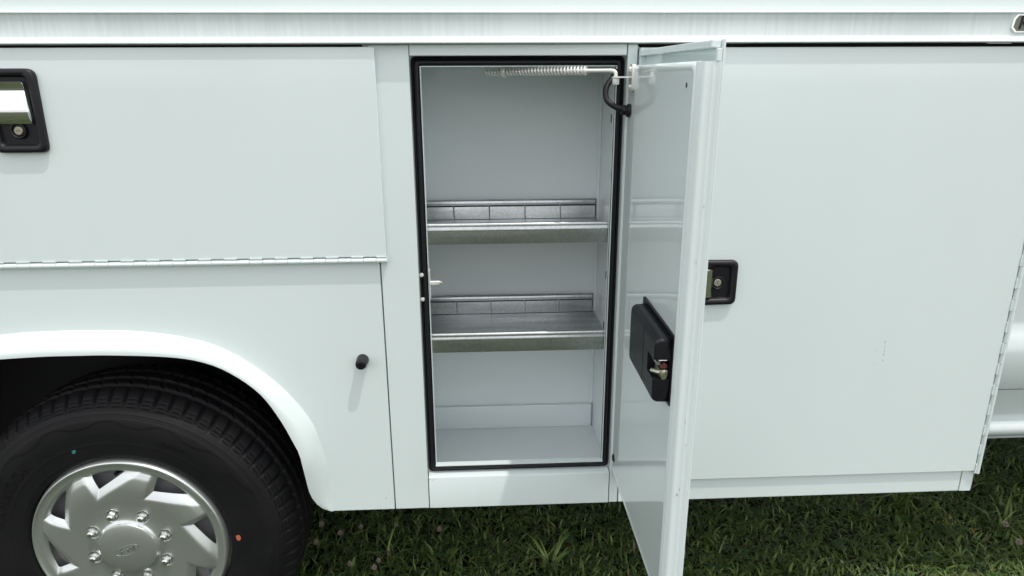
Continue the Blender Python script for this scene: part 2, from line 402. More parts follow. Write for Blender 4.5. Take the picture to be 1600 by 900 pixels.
# ------------------------------------------------------------------ compartment
ring = [(-.150, -.1065, .028, .0305, .475, 1.425), (.2670, .296, .028, .0305, .475, 1.425), (-.1065, .2670, .028, .0305, .475, .5275), (-.1065, .2670, .028, .0305, 1.3955, 1.425)]
flange = boxes('opening_flange', ring, INNER)
edge = boxes('flange_edge', [(-.1080, -.1068, .016, .028, .5292, 1.3895), (.2688, .2700, .016, .028, .5292, 1.3895), (-.1084, .2704, .012, .028, .5312, .5328), (-.1084, .2704, .018, .028, 1.3898, 1.3910)], INNER)
comp = bmesh.new()
bm_box(comp, -.150, -.145, .0306, .31, .468, 1.42); bm_box(comp, .2935, .2985, .0306, .31, .468, 1.42)
comp_walls = from_bm('compartment_wall', comp, BAY)
comp_back = box('compartment_back', -.1449, .2934, .305, .31, .468, 1.42, BAY)
comp_top = box('compartment_ceiling', -.1449, .2934, .0306, .3049, 1.4125, 1.42, BAY)
comp_floor = box('compartment_floor', -.1449, .2934, .0306, .3049, .4662, .470, BAY)
step = box('back_step', -.1449, .2900, .2935, .3049, .4701, .5350, BAY, root, .0025)
corner_strip = box('corner_strip', .2865, .2934, .2985, .3049, .5352, 1.4124, BAY, root, .001)
for (y, z) in ((.1802, 1.2824), (.1627, 1.1589), (.1728, .9267), (.18, 1.04), (.18, .80)):
    box('adjuster_slot', .2925, .2937, y-.004, y+.004, z-.009, z+.009, CHIP)

# weather seal: bulb profile round the opening
def seal_loop(inset, y):
    inset = inset*1.17; x0, x1, z0, z1 = -.1255+inset, .2855-inset, .5122+inset, 1.4088-inset
    return [(p[0], y, p[1]) for p in rounded([(x0, z0), (x1, z0), (x1, z1), (x0, z1)], [max(.003, .010-inset*.3)]*4, 4)]
LL = []
for inset, y in ((.0, .030), (.0, .0245), (.0012, .0225), (.0035, .0215), (.0045, .0235), (.0055, .0195), (.0075, .0165), (.0100, .0155), (.0125, .0170), (.0140, .0205), (.0146, .0250), (.0146, .030)):
    LL.append(seal_loop(inset, y))
seal = loops('weather_seal', LL, RUBBER, root, False, True, 60)

# shelves
def shelf(z):
    xa, xb, yf, yb = -.1435, .2880, .037, .2960
    s = box('shelf', xa, xb, yf+.004, yb, z-.0012, z, GALV)
    # front lip: rolled bead on top, small step, tall face
    prof = [(yf+.004, z-.001), (yf+.0005, z-.001), (yf, z+.0005), (yf, z+.0265), (yf-.0012, z+.0275), (yf-.0012, z+.0325), (yf-.0005, z+.0335)]
    for i in range(9):
        a = rad(200-220*i/8); prof.append((yf+.0042+.0050*math.cos(a), z+.0385+.0050*math.sin(a)))
    prof += [(yf+.0045, z+.033), (yf+.0045, z+.001)]
    prism_x('front_lip', prof, xa, xb, GALV, s, True, 35)
    # back lip: slotted plates with a rolled top
    xs_ = [-.1435, -.0615, .0245, .1105, .1965, .2835]
    for a, b in zip(xs_, xs_[1:]):
        bm = bmesh.new()
        vs = [(a+.0016, yb-.0085, z+.001), (b-.0016, yb-.0085, z+.001), (b-.0016, yb-.004, z+.030), (a+.0016, yb-.004, z+.030)]
        q = [bm.verts.new(v) for v in vs]+[bm.verts.new((v[0], v[1]+.0012, v[2])) for v in vs]
        for f in ((0, 1, 2, 3), (7, 6, 5, 4), (0, 4, 5, 1), (1, 5, 6, 2), (2, 6, 7, 3), (3, 7, 4, 0)): bm.faces.new([q[i] for i in f])
        from_bm('back_plate', bm, GALV, s)
    boxes('back_strip', [(xa, xb-.004, yb-.0022, yb-.0012, z, z+.047)], CHIP, s)
    prof = [(yb-.0045, z+.0335), (yb-.0075, z+.0345), (yb-.0082, z+.0370), (yb-.0070, z+.0435), (yb-.0050, z+.0465), (yb-.0023, z+.0470), (yb-.0023, z+.0335)]
    prism_x('rolled_edge', prof, xa, xb-.006, GALV, s, True, 50)
    for x in xs_[1:-1]:
        box('divider_slot', x-.0016, x-.0004, yb-.0105, yb-.0030, z+.0008, z+.0345, STEEL, s)
    return s
for z in (1.0395, .7975): shelf(z)

# striker bolt on the left jamb
st = box('striker', -.1062, -.1040, .0130, .0300, .928, .990, WHITEMETAL, root, .0008)
tube('striker_loop', spline([(-.1045, .0150, .9640), (-.094, .0150, .9640), (-.0855, .0165, .9635), (-.0825, .0215, .9605), (-.0855, .0270, .9570), (-.094, .0280, .9560), (-.1045, .0280, .9560)], 6), .0030, WHITEMETAL, st, 8)
for z in (.9785, .9255):
    lathe('screw_head', [(0, .004), (.003, .0035), (.0045, .0015), (.0048, 0)], (-.1215, .0185, z), (0, -1, 0), WHITEMETAL, st, 12)

# ------------------------------------------------------------------ open door (hinged on its right edge, standing at a right angle)
XO, XI = .3225, .2880          # outer skin, inner pan
door = boxes('open_door', [(XO-.0035, XO, -.4370, .0, .5050, 1.4185)], DOORPAINT, root, .0010)
# hems of the outer skin: top, bottom, hinge side
boxes('door_hem', [(XO-.017, XO-.0036, -.4300, -.008, 1.4075, 1.4175)], DOORPAINT, door, .0012)
boxes('door_hem', [(XO-.017, XO-.0036, -.4300, -.008, .5060, .5160)], DOORPAINT, door, .0012)
# end flange (the narrow face towards the viewer), with shallow long folds
pr = [(XO-.0036, -.4370), (XO-.0060, -.4372), (XO-.0085, -.4352), (XO-.0120, -.4346), (XO-.0140, -.4356), (XO-.0160, -.4346), (XO-.0195, -.4340), (XO-.0225, -.4352), (XO-.0250, -.4358), (XO-.0275, -.4346),
      (XO-.0300, -.4312), (XO-.0318, -.4270), (XO-.0330, -.4262), (XO-.0330, -.4225), (XO-.0036, -.4225)]
prism_z('door_end_flange', pr, .5065, 1.3905, DOORPAINT, door, True, 50)
box('door_end_strip', XO-.0105, XO-.0037, -.4366, -.4290, 1.3906, 1.4070, DOORPAINT, door, .001)
# inner pan: very slightly dished sheet with a rounded rim
def pan_loop(inset, x):
    y0, y1, z0, z1 = -.4262+inset, -.0020-inset*.12, .5180+inset, 1.3915-inset
    return [(x, p[0], p[1]) for p in rounded([(y0, z0), (y1, z0), (y1, z1), (y0, z1)], [.014-inset*.2]*4, 5)]
rim = [pan_loop(0, XO-.0037), pan_loop(0, XI+.0075), pan_loop(.0008, XI+.0035), pan_loop(.003, XI+.0010), pan_loop(.0065, XI-.0006), pan_loop(.0095, XI-.0004), pan_loop(.013, XI+.0006)]
loops('inner_pan_rim', rim, INNER, door, False, True, 60)
ny, nz_ = 28, 44; V = []; F = []
for j in range(nz_+1):
    for i in range(ny+1):
        u, v = i/ny, j/nz_
        y = -.4132+u*(.4132-.0036); z = .5310+v*(1.3785-.5310)
        d = 16*u*(1-u)*v*(1-v)
        V.append((XI+.0006+.0016*d**.6*(1 if d > 0 else 0), y, z))
for j in range(nz_):
    for i in range(ny): F.append((j*(ny+1)+i, j*(ny+1)+i+1, (j+1)*(ny+1)+i+1, (j+1)*(ny+1)+i))
from_data('inner_pan', V, F, INNER, door, True)
# door fittings
lathe('rubber_plug', [(0, .004), (.006, .0035), (.0085, .0015), (.009, 0)], (XI+.0008, -.0215, .5600), (-1, 0, 0), RUBBER, door, 20)
lathe('pan_hole', [(0, .0006), (.0035, .0006), (.004, 0)], (XI+.0008, -.3872, 1.3602), (-1, 0, 0), CHIP, door, 14)
# check-arm bracket: upright slotted plate and a flat tab
def yz_plate(name, x0, x1, pts, r, mat, parent):
    o = rounded(pts, r, 5)
    return loops(name, [[(x1, p[0], p[1]) for p in o], [(x0+.0006, p[0], p[1]) for p in o], [(x0, p[0]*.97+.03*sum(q[0] for q in pts)/len(pts), p[1]*.985+.015*sum(q[1] for q in pts)/len(pts)) for p in o]], mat, parent, True, True, 40)
yz_plate('arm_bracket', XI-.0050, XI+.0010, [(-.0610, 1.3440), (-.0360, 1.3440), (-.0360, 1.3930), (-.0610, 1.3930)], .0085, WHITEMETAL, door)
o = rounded([(XI-.001, -.0590), (XI-.001, -.0390), (.2480, -.0390), (.2480, -.0590)], [.001, .001, .008, .008], 5)
loops('arm_tab', [[(p[0], p[1], 1.3685) for p in o], [(p[0], p[1], 1.3712) for p in o]], WHITEMETAL, door)
bm = bmesh.new(); bm_box(bm, .2495, .2610, -.0540, -.0440, 1.3565, 1.3684, .001); from_bm('arm_nut', bm, WHITEMETAL, door, True, 40)
for z in (1.353, 1.384):
    lathe('bracket_rivet', [(0, .0045), (.003, .004), (.0048, .0018), (.005, 0)], (XI-.005, -.0485, z), (-1, 0, 0), WHITEMETAL, door, 14)
# latch: flat back plate, rounded housing, mouth, claw
lp = rounded([(-.4165, .8850), (-.2190, .8850), (-.2190, 1.0010), (-.4165, 1.0010)], .003, 4)
loops('latch_plate', [[(XI+.002, y, z) for y, z in lp], [(XI-.0020, y, z) for y, z in lp]], PLASTIC, door, True, False)
def latch_loop(ins, x, y0=-.4135, y1=-.2370, z0=.8905, z1=.9960, r=.010):
    return [(x, p[0], p[1]) for p in rounded([(y0+ins*.25, z0+ins), (y1-ins, z0+ins), (y1-ins, z1-ins), (y0+ins*.25, z1-ins)], [r*.5, r, r, r*.5], 5)]
loops('latch_housing', [latch_loop(0, XI-.002), latch_loop(.0008, XI-.020), latch_loop(.0025, XI-.0245), latch_loop(.0055, XI-.0275), latch_loop(.0095, XI-.0285)], PLASTIC, door, True, True, 50)
# cut the mouth out of the latch housing
def bool_cut(obj, cutters):
    for c in cutters:
        bm = bmesh.new(); bm_box(bm, *c); me = bpy.data.meshes.new('cutter'); bm.to_mesh(me); bm.free()
        co = bpy.data.objects.new('cutter', me); COL.objects.link(co)
        md = obj.modifiers.new('cut', 'BOOLEAN'); md.operation = 'DIFFERENCE'; md.object = co; md.solver = 'EXACT'
        bpy.context.view_layer.update()
        me2 = bpy.data.meshes.new_from_object(obj.evaluated_get(bpy.context.evaluated_depsgraph_get()))
        obj.modifiers.clear(); obj.data = me2
        bpy.data.objects.remove(co); bpy.data.meshes.remove(me)
housing = [c for c in door.children if c.name.startswith('latch_housing')][0]
bm = bmesh.new(); bm.from_mesh(housing.data)
bd = [e for e in bm.edges if e.is_boundary]
if bd: bmesh.ops.contextual_create(bm, geom=bd)
bmesh.ops.recalc_face_normals(bm, faces=bm.faces[:]); bm.to_mesh(housing.data); bm.free()
bool_cut(housing, [(XI-.05, XI-.004, -.43, -.374, .930, .962), (XI-.034, XI-.0265, -.345, -.3425, .86, 1.02)])
for (y, z) in ((-.2783, .9619), (-.3600, .9780), (-.2793, .9119), (-.3600, .9090)):
    lathe('latch_screw_hole', [(0, .0004), (.0040, .0004), (.0046, -.002)], (XI-.0284, y, z), (-1, 0, 0), CHIP, door, 14)
bm = bmesh.new()
tube_bm(bm, [(XI-.026, -.392, .9365), (XI-.017, -.405, .9385), (XI-.008, -.409, .9410)], [.0035, .0048, .0048], 8)
bm_box(bm, XI-.018, XI-.005, -.4110, -.3800, .9325, .9440, .0015)
tube_bm(bm, [(XI-.012, -.4135, .9340), (XI-.012, -.38, .9340)], .0045, 12)
from_bm('latch_claw', bm, ZINC, door, True, 40)
boxes('latch_pawl', [(XI-.016, XI-.006, -.4085, -.385, .9460, .9520), (XI-.013, XI-.009, -.4105, -.385, .9500, .9545)], RED, door, .001)
bm = bmesh.new(); tube_bm(bm, [(XI-.019, -.404, .9575), (XI-.006, -.404, .9575)], .0016, 8); tube_bm(bm, [(XI-.0215, -.412, .9560), (XI-.0215, -.385, .9560)], .0032, 10)
from_bm('latch_pin', bm, STEEL, door, True, 40)

# spring check arm
arm = tube('check_arm', spline([(.2550, -.0490, 1.3600), (.2550, -.0490, 1.3730), (.2540, -.0485, 1.3785), (.2490, -.0460, 1.3812), (.2400, -.0415, 1.3815), (.2000, -.0190, 1.3815), (.100, .035, 1.3817), (.016, .078, 1.3800)], 6), .0036, WHITEMETAL, root, 10)
A0, A1 = Vector((.2010, -.0196, 1.3815)), Vector((.0180, .077, 1.3802))
ax = (A1-A0).normalized(); e1 = ax.cross(Vector((0, 0, 1))).normalized(); e2 = ax.cross(e1)
turns = 31; pts = []
for k in range(turns*10+1):
    t = k/(turns*10); a = 2*math.pi*turns*t; pts.append(A0.lerp(A1, t)+.0070*(math.cos(a)*e1+math.sin(a)*e2))
tube('spring', pts, .0019, WHITEMETAL, arm, 5)
lathe('spring_washer', [(.0035, 0), (.0085, 0), (.0085, .003), (.0035, .003)], A0-ax*.004, ax, WHITEMETAL, arm, 16)
G = A0.lerp(A1, .80)
lathe('guide_eye', [(.0072, -.005), (.0105, -.005), (.0115, -.003), (.0115, .003), (.0105, .005), (.0072, .005)], G, ax, WHITEMETAL, arm, 18)
box('guide_bracket', G.x-.008, G.x+.008, G.y-.001, G.y+.001, G.z+.009, 1.4120, WHITEMETAL, arm)
box('guide_foot', G.x-.013, G.x+.013, G.y-.012, G.y+.012, G.z+.0112, G.z+.0130, WHITEMETAL, arm)
# wiring loom with its rubber grommet
loom = tube('wiring_loom', spline([(.2700, .018, 1.3800), (.2590, .004, 1.3680), (.2460, -.006, 1.3500), (.2460, -.016, 1.3290), (.2600, -.024, 1.3165), (.2780, -.0295, 1.3105)], 8), .0056, RUBBER, root, 12)
lathe('loom_grommet', [(.006, .016), (.0085, .015), (.0095, .011), (.0090, .006), (.0120, .005), (.0125, 0), (0, 0)], (XI-.0005, -.0300, 1.3090), (-1, .05, .1), RUBBER, loom, 20)

# ------------------------------------------------------------------ handles
def handle(name, origin, U, Vv, Nn=(0, -1, 0), parent=None):
    """lock at the origin; U points to the lock end, Vv across; outwards is -Y"""
    O = Vector(origin); U = Vector(U); Vv = Vector(Vv); Nn = Vector(Nn)
    P = lambda u, v, h: tuple(O+U*u+Vv*v+Nn*h)
    def ol(ins, h, r=.018):
        return [P(a, b, h) for a, b in rounded([(-.110+ins, -.0490+ins), (.040-ins, -.0475+ins), (.040-ins, .0475-ins), (-.110+ins, .0490-ins)], [r, r*.75, r*.75, r], 6)]
    b = loops(name, [ol(0, 0), ol(.0, .0075), ol(.0010, .0100), ol(.0035, .0115), ol(.0100, .0112), ol(.0125, .0095, .012), ol(.0150, .0020, .010)], PLASTIC, parent or root, True, True, 40)
    b = parent or b
    # paddle: folded chrome profile with canted ends
    prof = [(-.0880, .0110), (-.0866, .0126), (-.0845, .0124), (-.0800, .0100), (-.0740, .0088), (-.0680, .0091), (-.0600, .0110), (-.0500, .0137), (-.0420, .0153), (-.0340, .0160), (-.0270, .0157), (-.0210, .0144), (-.0160, .0122), (-.0125, .0092)]
    VV = []; m = len(prof)
    for v, sh, hh in ((-.0335, .0, -.010), (-.0335, 0, 0), (-.0300, 0, 1), (.0300, 0, 1), (.0335, 0, 0), (.0335, 0, -.010)):
        for u, h in prof:
            cant = 1 if hh == 1 else 0
            uu = u if cant else -.052+(u+.052)*.93
            h2 = h if hh == 1 else (h-.0045 if hh == 0 else .0022)
            kk = v*(.86+.14*(u+.088)/.072)
            VV.append(P(uu, kk, h2))
    FF = []
    for k in range(5):
        for i in range(m-1): FF.append((k*m+i, k*m+i+1, (k+1)*m+i+1, (k+1)*m+i))
    from_data('handle_paddle', VV, FF, CHROME, b, True, 38)
    lathe('lock_ring', [(.0150, 0), (.0150, .004), (.0140, .0058), (.0125, .0062), (.0110, .0050), (.0110, 0)], P(0, 0, .002), Nn, PLASTIC, b, 28)
    lathe('lock_ring', [(.0105, 0), (.0105, .0042), (.0090, .0050), (.0082, .0040), (.0082, 0)], P(0, 0, .002), Nn, PLASTIC, b, 28)
    lathe('lock_cylinder', [(0, .0052), (.0068, .0052), (.0078, .0044), (.0078, 0)], P(0, 0, .002), Nn, LOCK, b, 24)
    k4 = [P(u, v, .0073) for u, v in ((-.0007, -.0040), (.0007, -.0040), (.0007, .0040), (-.0007, .0040))]; k5 = [P(u, v, .0070) for u, v in ((-.0007, -.0040), (.0007, -.0040), (.0007, .0040), (-.0007, .0040))]
    loops('key_slot', [k5, k4], CHIP, b, True, False)
    return b
handle('upper_handle', (-.8480, -.0112, 1.2795), (0, 0, -1), (1, 0, 0))
handle('front_handle', (.4915, -.0082, .9605), (1, 0, 0), (0, 0, 1))
handle('outer_handle', (XO+.0002, -.2550, .9605), (0, 1, 0), (0, 0, 1), (1, 0, 0), door)

# rubber door stop
lathe('door_stop', [(.0128, 0), (.0128, .004), (.0118, .010), (.0118, .024), (.0108, .0285), (.0080, .0305), (.0045, .0306), (.0040, .0270), (0, .0265)], (-.2515, -.0002, .8005), (0, -1, 0), RUBBER, root, 24)

# paint chips on the closed door
for i, (x, z, s) in enumerate(((.8745, .8170, .0011), (.8760, .8050, .0008), (.8760, .7975, .0008), (.8752, .7880, .0011), (.8757, .7735, .0008), (.858, .795, .0006), (.858, .765, .0006), (-.222, .462, .0009))):
    y = -.0083 if x > 0 else -.0004
    lathe('paint_chip', [(0, .0003), (s, .0003), (s*1.1, 0)], (x, y, z), (0, -1, 0), CHIP, root, 8)

# scuffs on the door edge, grime at the sill corner
SCUFF = material('scuff', (.42, .40, .38), .8)
def scuff(name, c, du, dv, mat, parent, axis='y'):
    bm = bmesh.new(); vs = []
    for q in np.linspace(0, 2*math.pi, 11, endpoint=False):
        k = random.uniform(.5, 1.1); vs.append(bm.verts.new((c[0]+du*k*math.cos(q), c[1], c[2]+dv*k*math.sin(q))))
    bm.faces.new(vs); return from_bm(name, bm, mat, parent)
for x, z, a_, b_3 in ((XO-.020, .742, .0022, .0035), (XO-.0165, .752, .0008, .004), (XO-.012, .83, .0005, .004), (XO-.016, .87, .0006, .006), (XO-.018, 1.12, .0005, .005), (XO-.013, 1.20, .0005, .004)):
    scuff('scuff_mark', (x, -.4375, z), a_, b_3, SCUFF, door)
GRIME = material('brown_grime', (.12, .09, .06), .9)
for k in range(9):
    x = -.1235+abs(random.gauss(0, .006)); scuff('grime_speck', (x, -.0006, .5075-abs(random.gauss(0, .0016))), random.uniform(.0004, .0011), random.uniform(.0004, .0009), GRIME, sill)
# badge on the rail
bw, bh, bx0, bz0 = .150, .0335, 1.0190, 1.4475
def oct_loop(ins, y, skew=.002):
    x0, x1, z0, z1 = bx0+ins, bx0+bw-ins, bz0+ins, bz0+bh-ins; c = .0085-ins*.4
    return [(x0+c, y, z0), (x1-c, y, z0), (x1, y, z0+c), (x1, y, z1-c), (x1-c, y, z1), (x0+c, y, z1), (x0+skew, y, z1-c), (x0, y, z0+c)]
badge = loops('maker_badge', [oct_loop(0, -.0066), oct_loop(0, -.0100), oct_loop(.0008, -.0112), oct_loop(.0026, -.0112), oct_loop(.0032, -.0102)], CHROME, root, False, True, 25)
loops('badge_field', [oct_loop(.0031, -.0098), oct_loop(.0033, -.0100)], GREYFIELD, badge, True, False)
me = text_mesh('K', .034, .0006, .12)
o = link('badge_letter', me, PLASTIC, badge); o.matrix_basis = Matrix.Translation((bx0+.0230, -.0108, bz0+bh*.5)) @ Matrix.Rotation(rad(90), 4, 'X')

# ================================================================== WHEEL
WC = Vector((-.8023, 0, .36))
def wheel_mesh():
    # ---- tyre
    yc = .112
    half = [(.2190, .0150), (.2235, .0050), (.2320, .0010), (.2480, -.0015), (.2700, -.0040), (.2900, -.0055), (.3100, -.0040), (.3260, .0005), (.3370, .0070), (.3450, .0145), (.3530, .0230), (.3610, .0335), (.3665, .0450), (.3700, .0600), (.3720, .0850), (.3725, yc)]
    P = [Vector((r, y, 0)) for r, y in half]; P = spline(P, 9); full = [(p.x, p.y) for p in P]; full += [(r, 2*yc-y) for r, y in full[-2::-1]]
    pr = np.array(full); NP = len(pr); NT = 70*13
    th = np.linspace(0, 2*np.pi, NT, endpoint=False)
    d = np.gradient(pr, axis=0); nrm = np.c_[-d[:, 1], d[:, 0]]; nrm /= np.linalg.norm(nrm, axis=1)[:, None]
    nrm *= np.sign((nrm*(pr-np.array([.30, yc]))).sum(1))[:, None]
    R = pr[:, 0][:, None]*np.ones(NT); Y = pr[:, 1][:, None]*np.ones(NT); T = th[None, :]*np.ones(NP)[:, None]
    D = np.zeros_like(R)
    sm = lambda x, w, s: 1/(1+np.exp((np.abs(x)-w)/s))
    for g in (.019, .053):                                       # circumferential grooves
        for s in (-1, 1): D -= .008*sm(Y-(yc+s*g), .0042, .0008)
    tread = R > .366
    ph = (T*70/(2*np.pi))
    def lateral(phase, w): return sm(((ph+phase) % 1)-.5, w, .03)
    off = np.abs(Y-yc)
    skew = (off-.06)*9
    sh = (R > .3335) & (off > .056)
    taper = np.clip((R-.3335)/.02, 0, 1)
    wid = .035+.075*np.clip((R-.340)/.028, 0, 1)
    D -= np.where(sh, .0065*taper*1/(1+np.exp((np.abs(((ph+skew*.25) % 1)-.5)-wid)/.03)), 0)
    rib = tread & (off < .053) & (off > .02)
    D -= np.where(rib, .005*lateral(off*22, .05), 0)
    D -= np.where(tread & (off < .018), .003*lateral(.3+off*14, .04), 0)
    D -= np.where(sh, .0022*sm(R-.3415, .0007, .0003)*(1-lateral(skew*.25, .16)), 0)
    D -= np.where(sh, .0022*sm(R-.3475, .0006, .0003)*(1-lateral(skew*.25, .22)), 0)
    D -= np.where(sh, .0020*sm(R-.3545, .0005, .0003)*(1-lateral(skew*.25, .25)), 0)
    side_ = off > .09
    D += np.where(side_, .0009*sm(R-.2600, .0008, .0004)+.0010*sm(R-.3290, .0010, .0005)+.0007*sm(R-.3235, .0006, .0004)+.0008*sm(R-.2330, .0010, .0006), 0)
    w = (T*16/(2*np.pi)) % 1                                      # angular ornament on the sidewall
    tr = np.clip(4*np.abs(w-.5)-.5, 0, 1)
    lo = .3010+.0120*tr
    D += np.where(side_, .0011/(1+np.exp(-(R-lo)/.0006))*(1/(1+np.exp((R-.3195)/.0006))), 0)
    R2 = R+nrm[:, 0][:, None]*D; Y2 = Y+nrm[:, 1][:, None]*D
    V = np.stack([R2*np.cos(T), Y2, R2*np.sin(T)], -1).reshape(-1, 3)
    i = np.arange(NP-1)[:, None]*NT; j = np.arange(NT)[None, :]; jn = (j+1) % NT
    F = np.stack([i+j, i+jn, i+NT+jn, i+NT+j], -1).reshape(-1, 4)
    me = bpy.data.meshes.new('tyre'); me.from_pydata(V.tolist(), [], F.tolist()); me.polygons.foreach_set('use_smooth', [True]*len(me.polygons))
    me.set_sharp_from_angle(angle=rad(50)); me.materials.append(TYRE)
    surf = lambda r: float(np.interp(r, pr[:NP//2, 0], pr[:NP//2, 1]))
    # ---- wheel cover as a polar height field with scooped vents
    rr = np.concatenate([np.linspace(.045, .20, 170), np.linspace(.2008, .2165, 22)]); nth = 8*100
    kn = [(.045, .018), (.062, .016), (.070, .0115), (.085, .0095), (.105, .0100), (.125, .0115), (.150, .0125), (.172, .0105), (.184, .0068), (.190, .0045), (.196, .0040), (.2015, .0048), (.2060, .0062), (.2085, .0082), (.2112, .0084), (.2140, .0045), (.2160, -.004), (.2165, -.014)]
    kx = np.array([a for a, b in kn]); ky = np.array([b for a, b in kn])
    KP = spline([(a, b, 0) for a, b in kn], 12); base = np.interp(rr, [p.x for p in KP], [p.y for p in KP])
    T = np.linspace(0, 2*np.pi, nth, endpoint=False)
    p8 = 2*np.pi/8; lead = np.radians(24.); bx, by = [p.x for p in KP], [p.y for p in KP]
    C = np.array([.131, .004]); Bp = np.array([.192*math.cos(rad(38)), .192*math.sin(rad(38))])
    n1 = np.array([-(Bp-C)[1], (Bp-C)[0]]); n1 = n1/np.linalg.norm(n1)
    def softplus(q, w=.0018): return np.log1p(np.exp(np.clip(q/w, -40, 40)))*w
    def vent(X, Z):
        Rr = np.hypot(X, Z); aa = (lead-np.arctan2(Z, X)) % p8
        x = Rr*np.cos(aa); y = Rr*np.sin(aa)
        dCB = -((x-C[0])*n1[0]+(y-C[1])*n1[1]); dAC = y-.004; dO = .1900-Rr
        d = np.minimum(np.minimum(.66*softplus(dCB), .95*softplus(dAC)), 2.2*softplus(dO))
        return np.where((dCB > -.004) & (dAC > -.004) & (dO > -.004), d, 0)
    def height(X, Z):
        Hh = np.interp(np.hypot(X, Z), bx, by)-np.minimum(vent(X, Z), .030)
        for k in range(8):
            an = np.radians(17.5)+k*p8; q = np.hypot(X-.0850*np.cos(an), Z-.0850*np.sin(an))
            Hh = Hh-.010/(1+np.exp((q-.0130)/.0006))
        return Hh
    R, TT = np.meshgrid(rr, T, indexing='ij'); X = (R*np.cos(TT)).reshape(-1); Z = (R*np.sin(TT)).reshape(-1)
    ISO = .0112; hf = vent(X, Z) > ISO
    nr = len(rr); i = np.arange(nr-1)[:, None]*nth; j = np.arange(nth)[None, :]; jn = (j+1) % nth
    F = np.stack([i+j, i+jn, i+nth+jn, i+nth+j], -1).reshape(-1, 4)
    keep = ~(hf[F].sum(1) >= 3)
    ed = np.intersect1d(F[keep].reshape(-1), F[~keep].reshape(-1))      # pull the rim of each opening on to its true outline
    for _ in range(4):
        x0, z0 = X[ed], Z[ed]; e = 2e-5; f0 = vent(x0, z0)
        gx = (vent(x0+e, z0)-f0)/e; gz = (vent(x0, z0+e)-f0)/e; g2 = gx*gx+gz*gz+1e-3
        st = np.clip((ISO-f0)/g2, -.002, .002); mv = np.hypot(gx*st, gz*st); sc = np.minimum(1, .0012/np.maximum(mv, 1e-9))
        X[ed] = x0+gx*st*sc; Z[ed] = z0+gz*st*sc
    V = np.stack([X, -height(X, Z), Z], -1)
    cv = bpy.data.meshes.new('wheel_cover'); cv.from_pydata(V.tolist(), [], F[keep].tolist()); cv.polygons.foreach_set('use_smooth', [True]*len(cv.polygons)); cv.materials.append(SILVER)
    return me, cv, surf
tyre_me, cover_me, tyre_surf = wheel_mesh()
CY = .006                                      # plane of the wheel cover
def arc_text(s, size, r0, ang, hgt, name, parent, spacing=1.):
    me = text_mesh(s, size, hgt, 0, spacing)
    for v in me.vertices:
        an = rad(ang)-v.co.x/r0; r = r0+v.co.y
        v.co = Vector((r*math.cos(an), tyre_surf(r)-.0004-v.co.z, r*math.sin(an)))
    o = link(name, me, TYRE, parent); o.location = WC; return o
whl = link('wheel', bpy.data.meshes.new('wheel_disc'), None, root)
# steel disc and barrel behind the cover form the wheel itself
bm = bmesh.new()
prof = [(.03, .045), (.11, .040), (.150, .040), (.190, .046), (.2005, .036), (.214, .018), (.2185, .020), (.2185, .20), (.16, .21)]
n = 64
rings = [[bm.verts.new((WC.x+r*math.cos(2*math.pi*k/n), y, WC.z+r*math.sin(2*math.pi*k/n))) for k in range(n)] for r, y in prof]
for a_, b_2 in zip(rings, rings[1:]):
    for k in range(n): bm.faces.new((a_[k], a_[(k+1) % n], b_2[(k+1) % n], b_2[k]))
bmesh.ops.recalc_face_normals(bm, faces=bm.faces[:]); bm.to_mesh(whl.data); bm.free(); whl.data.materials.append(DARKWHEEL)
whl.data.polygons.foreach_set('use_smooth', [True]*len(whl.data.polygons))
ty = link('tyre', tyre_me, None, whl); ty.location = WC
cv = link('wheel_cover', cover_me, None, whl); cv.location = WC+Vector((0, CY, 0))
lathe('centre_cap', [(.0640, -.006), (.0640, .0072), (.0630, .0090), (.0610, .0098), (.0585, .0104), (.050, .0124), (.030, .0142), (0, .0146)], WC+Vector((0, CY-.010, 0)), (0, -1, 0), SILVER, whl, 64, 26)
for k in range(8):
    an = rad(17.5+45*k); c = WC+Vector((.0850*math.cos(an), CY, .0850*math.sin(an)))
    bm = bmesh.new(); hexr = .0112
    secs = [(hexr, .006), (hexr, -.0120), (hexr*.90, -.0140)]
    rg = [[bm.verts.new((c.x+q*math.cos(rad(60*i+20*k)), c.y+y, c.z+q*math.sin(rad(60*i+20*k)))) for i in range(6)] for q, y in secs]
    for a_, b_2 in zip(rg, rg[1:]):
        for i in range(6): bm.faces.new((a_[i], a_[(i+1) % 6], b_2[(i+1) % 6], b_2[i]))
    bm.faces.new(rg[-1])
    rg2 = [[bm.verts.new((c.x+q*math.cos(rad(30*i)), c.y+y, c.z+q*math.sin(rad(30*i)))) for i in range(12)] for q, y in ((.0078, -.0139), (.0074, -.0205), (.0050, -.0228))]
    for a_, b_2 in zip(rg2, rg2[1:]):
        for i in range(12): bm.faces.new((a_[i], a_[(i+1) % 12], b_2[(i+1) % 12], b_2[i]))
    bm.faces.new(rg2[-1])
    from_bm('lug_nut', bm, STEEL, whl, True, 30)
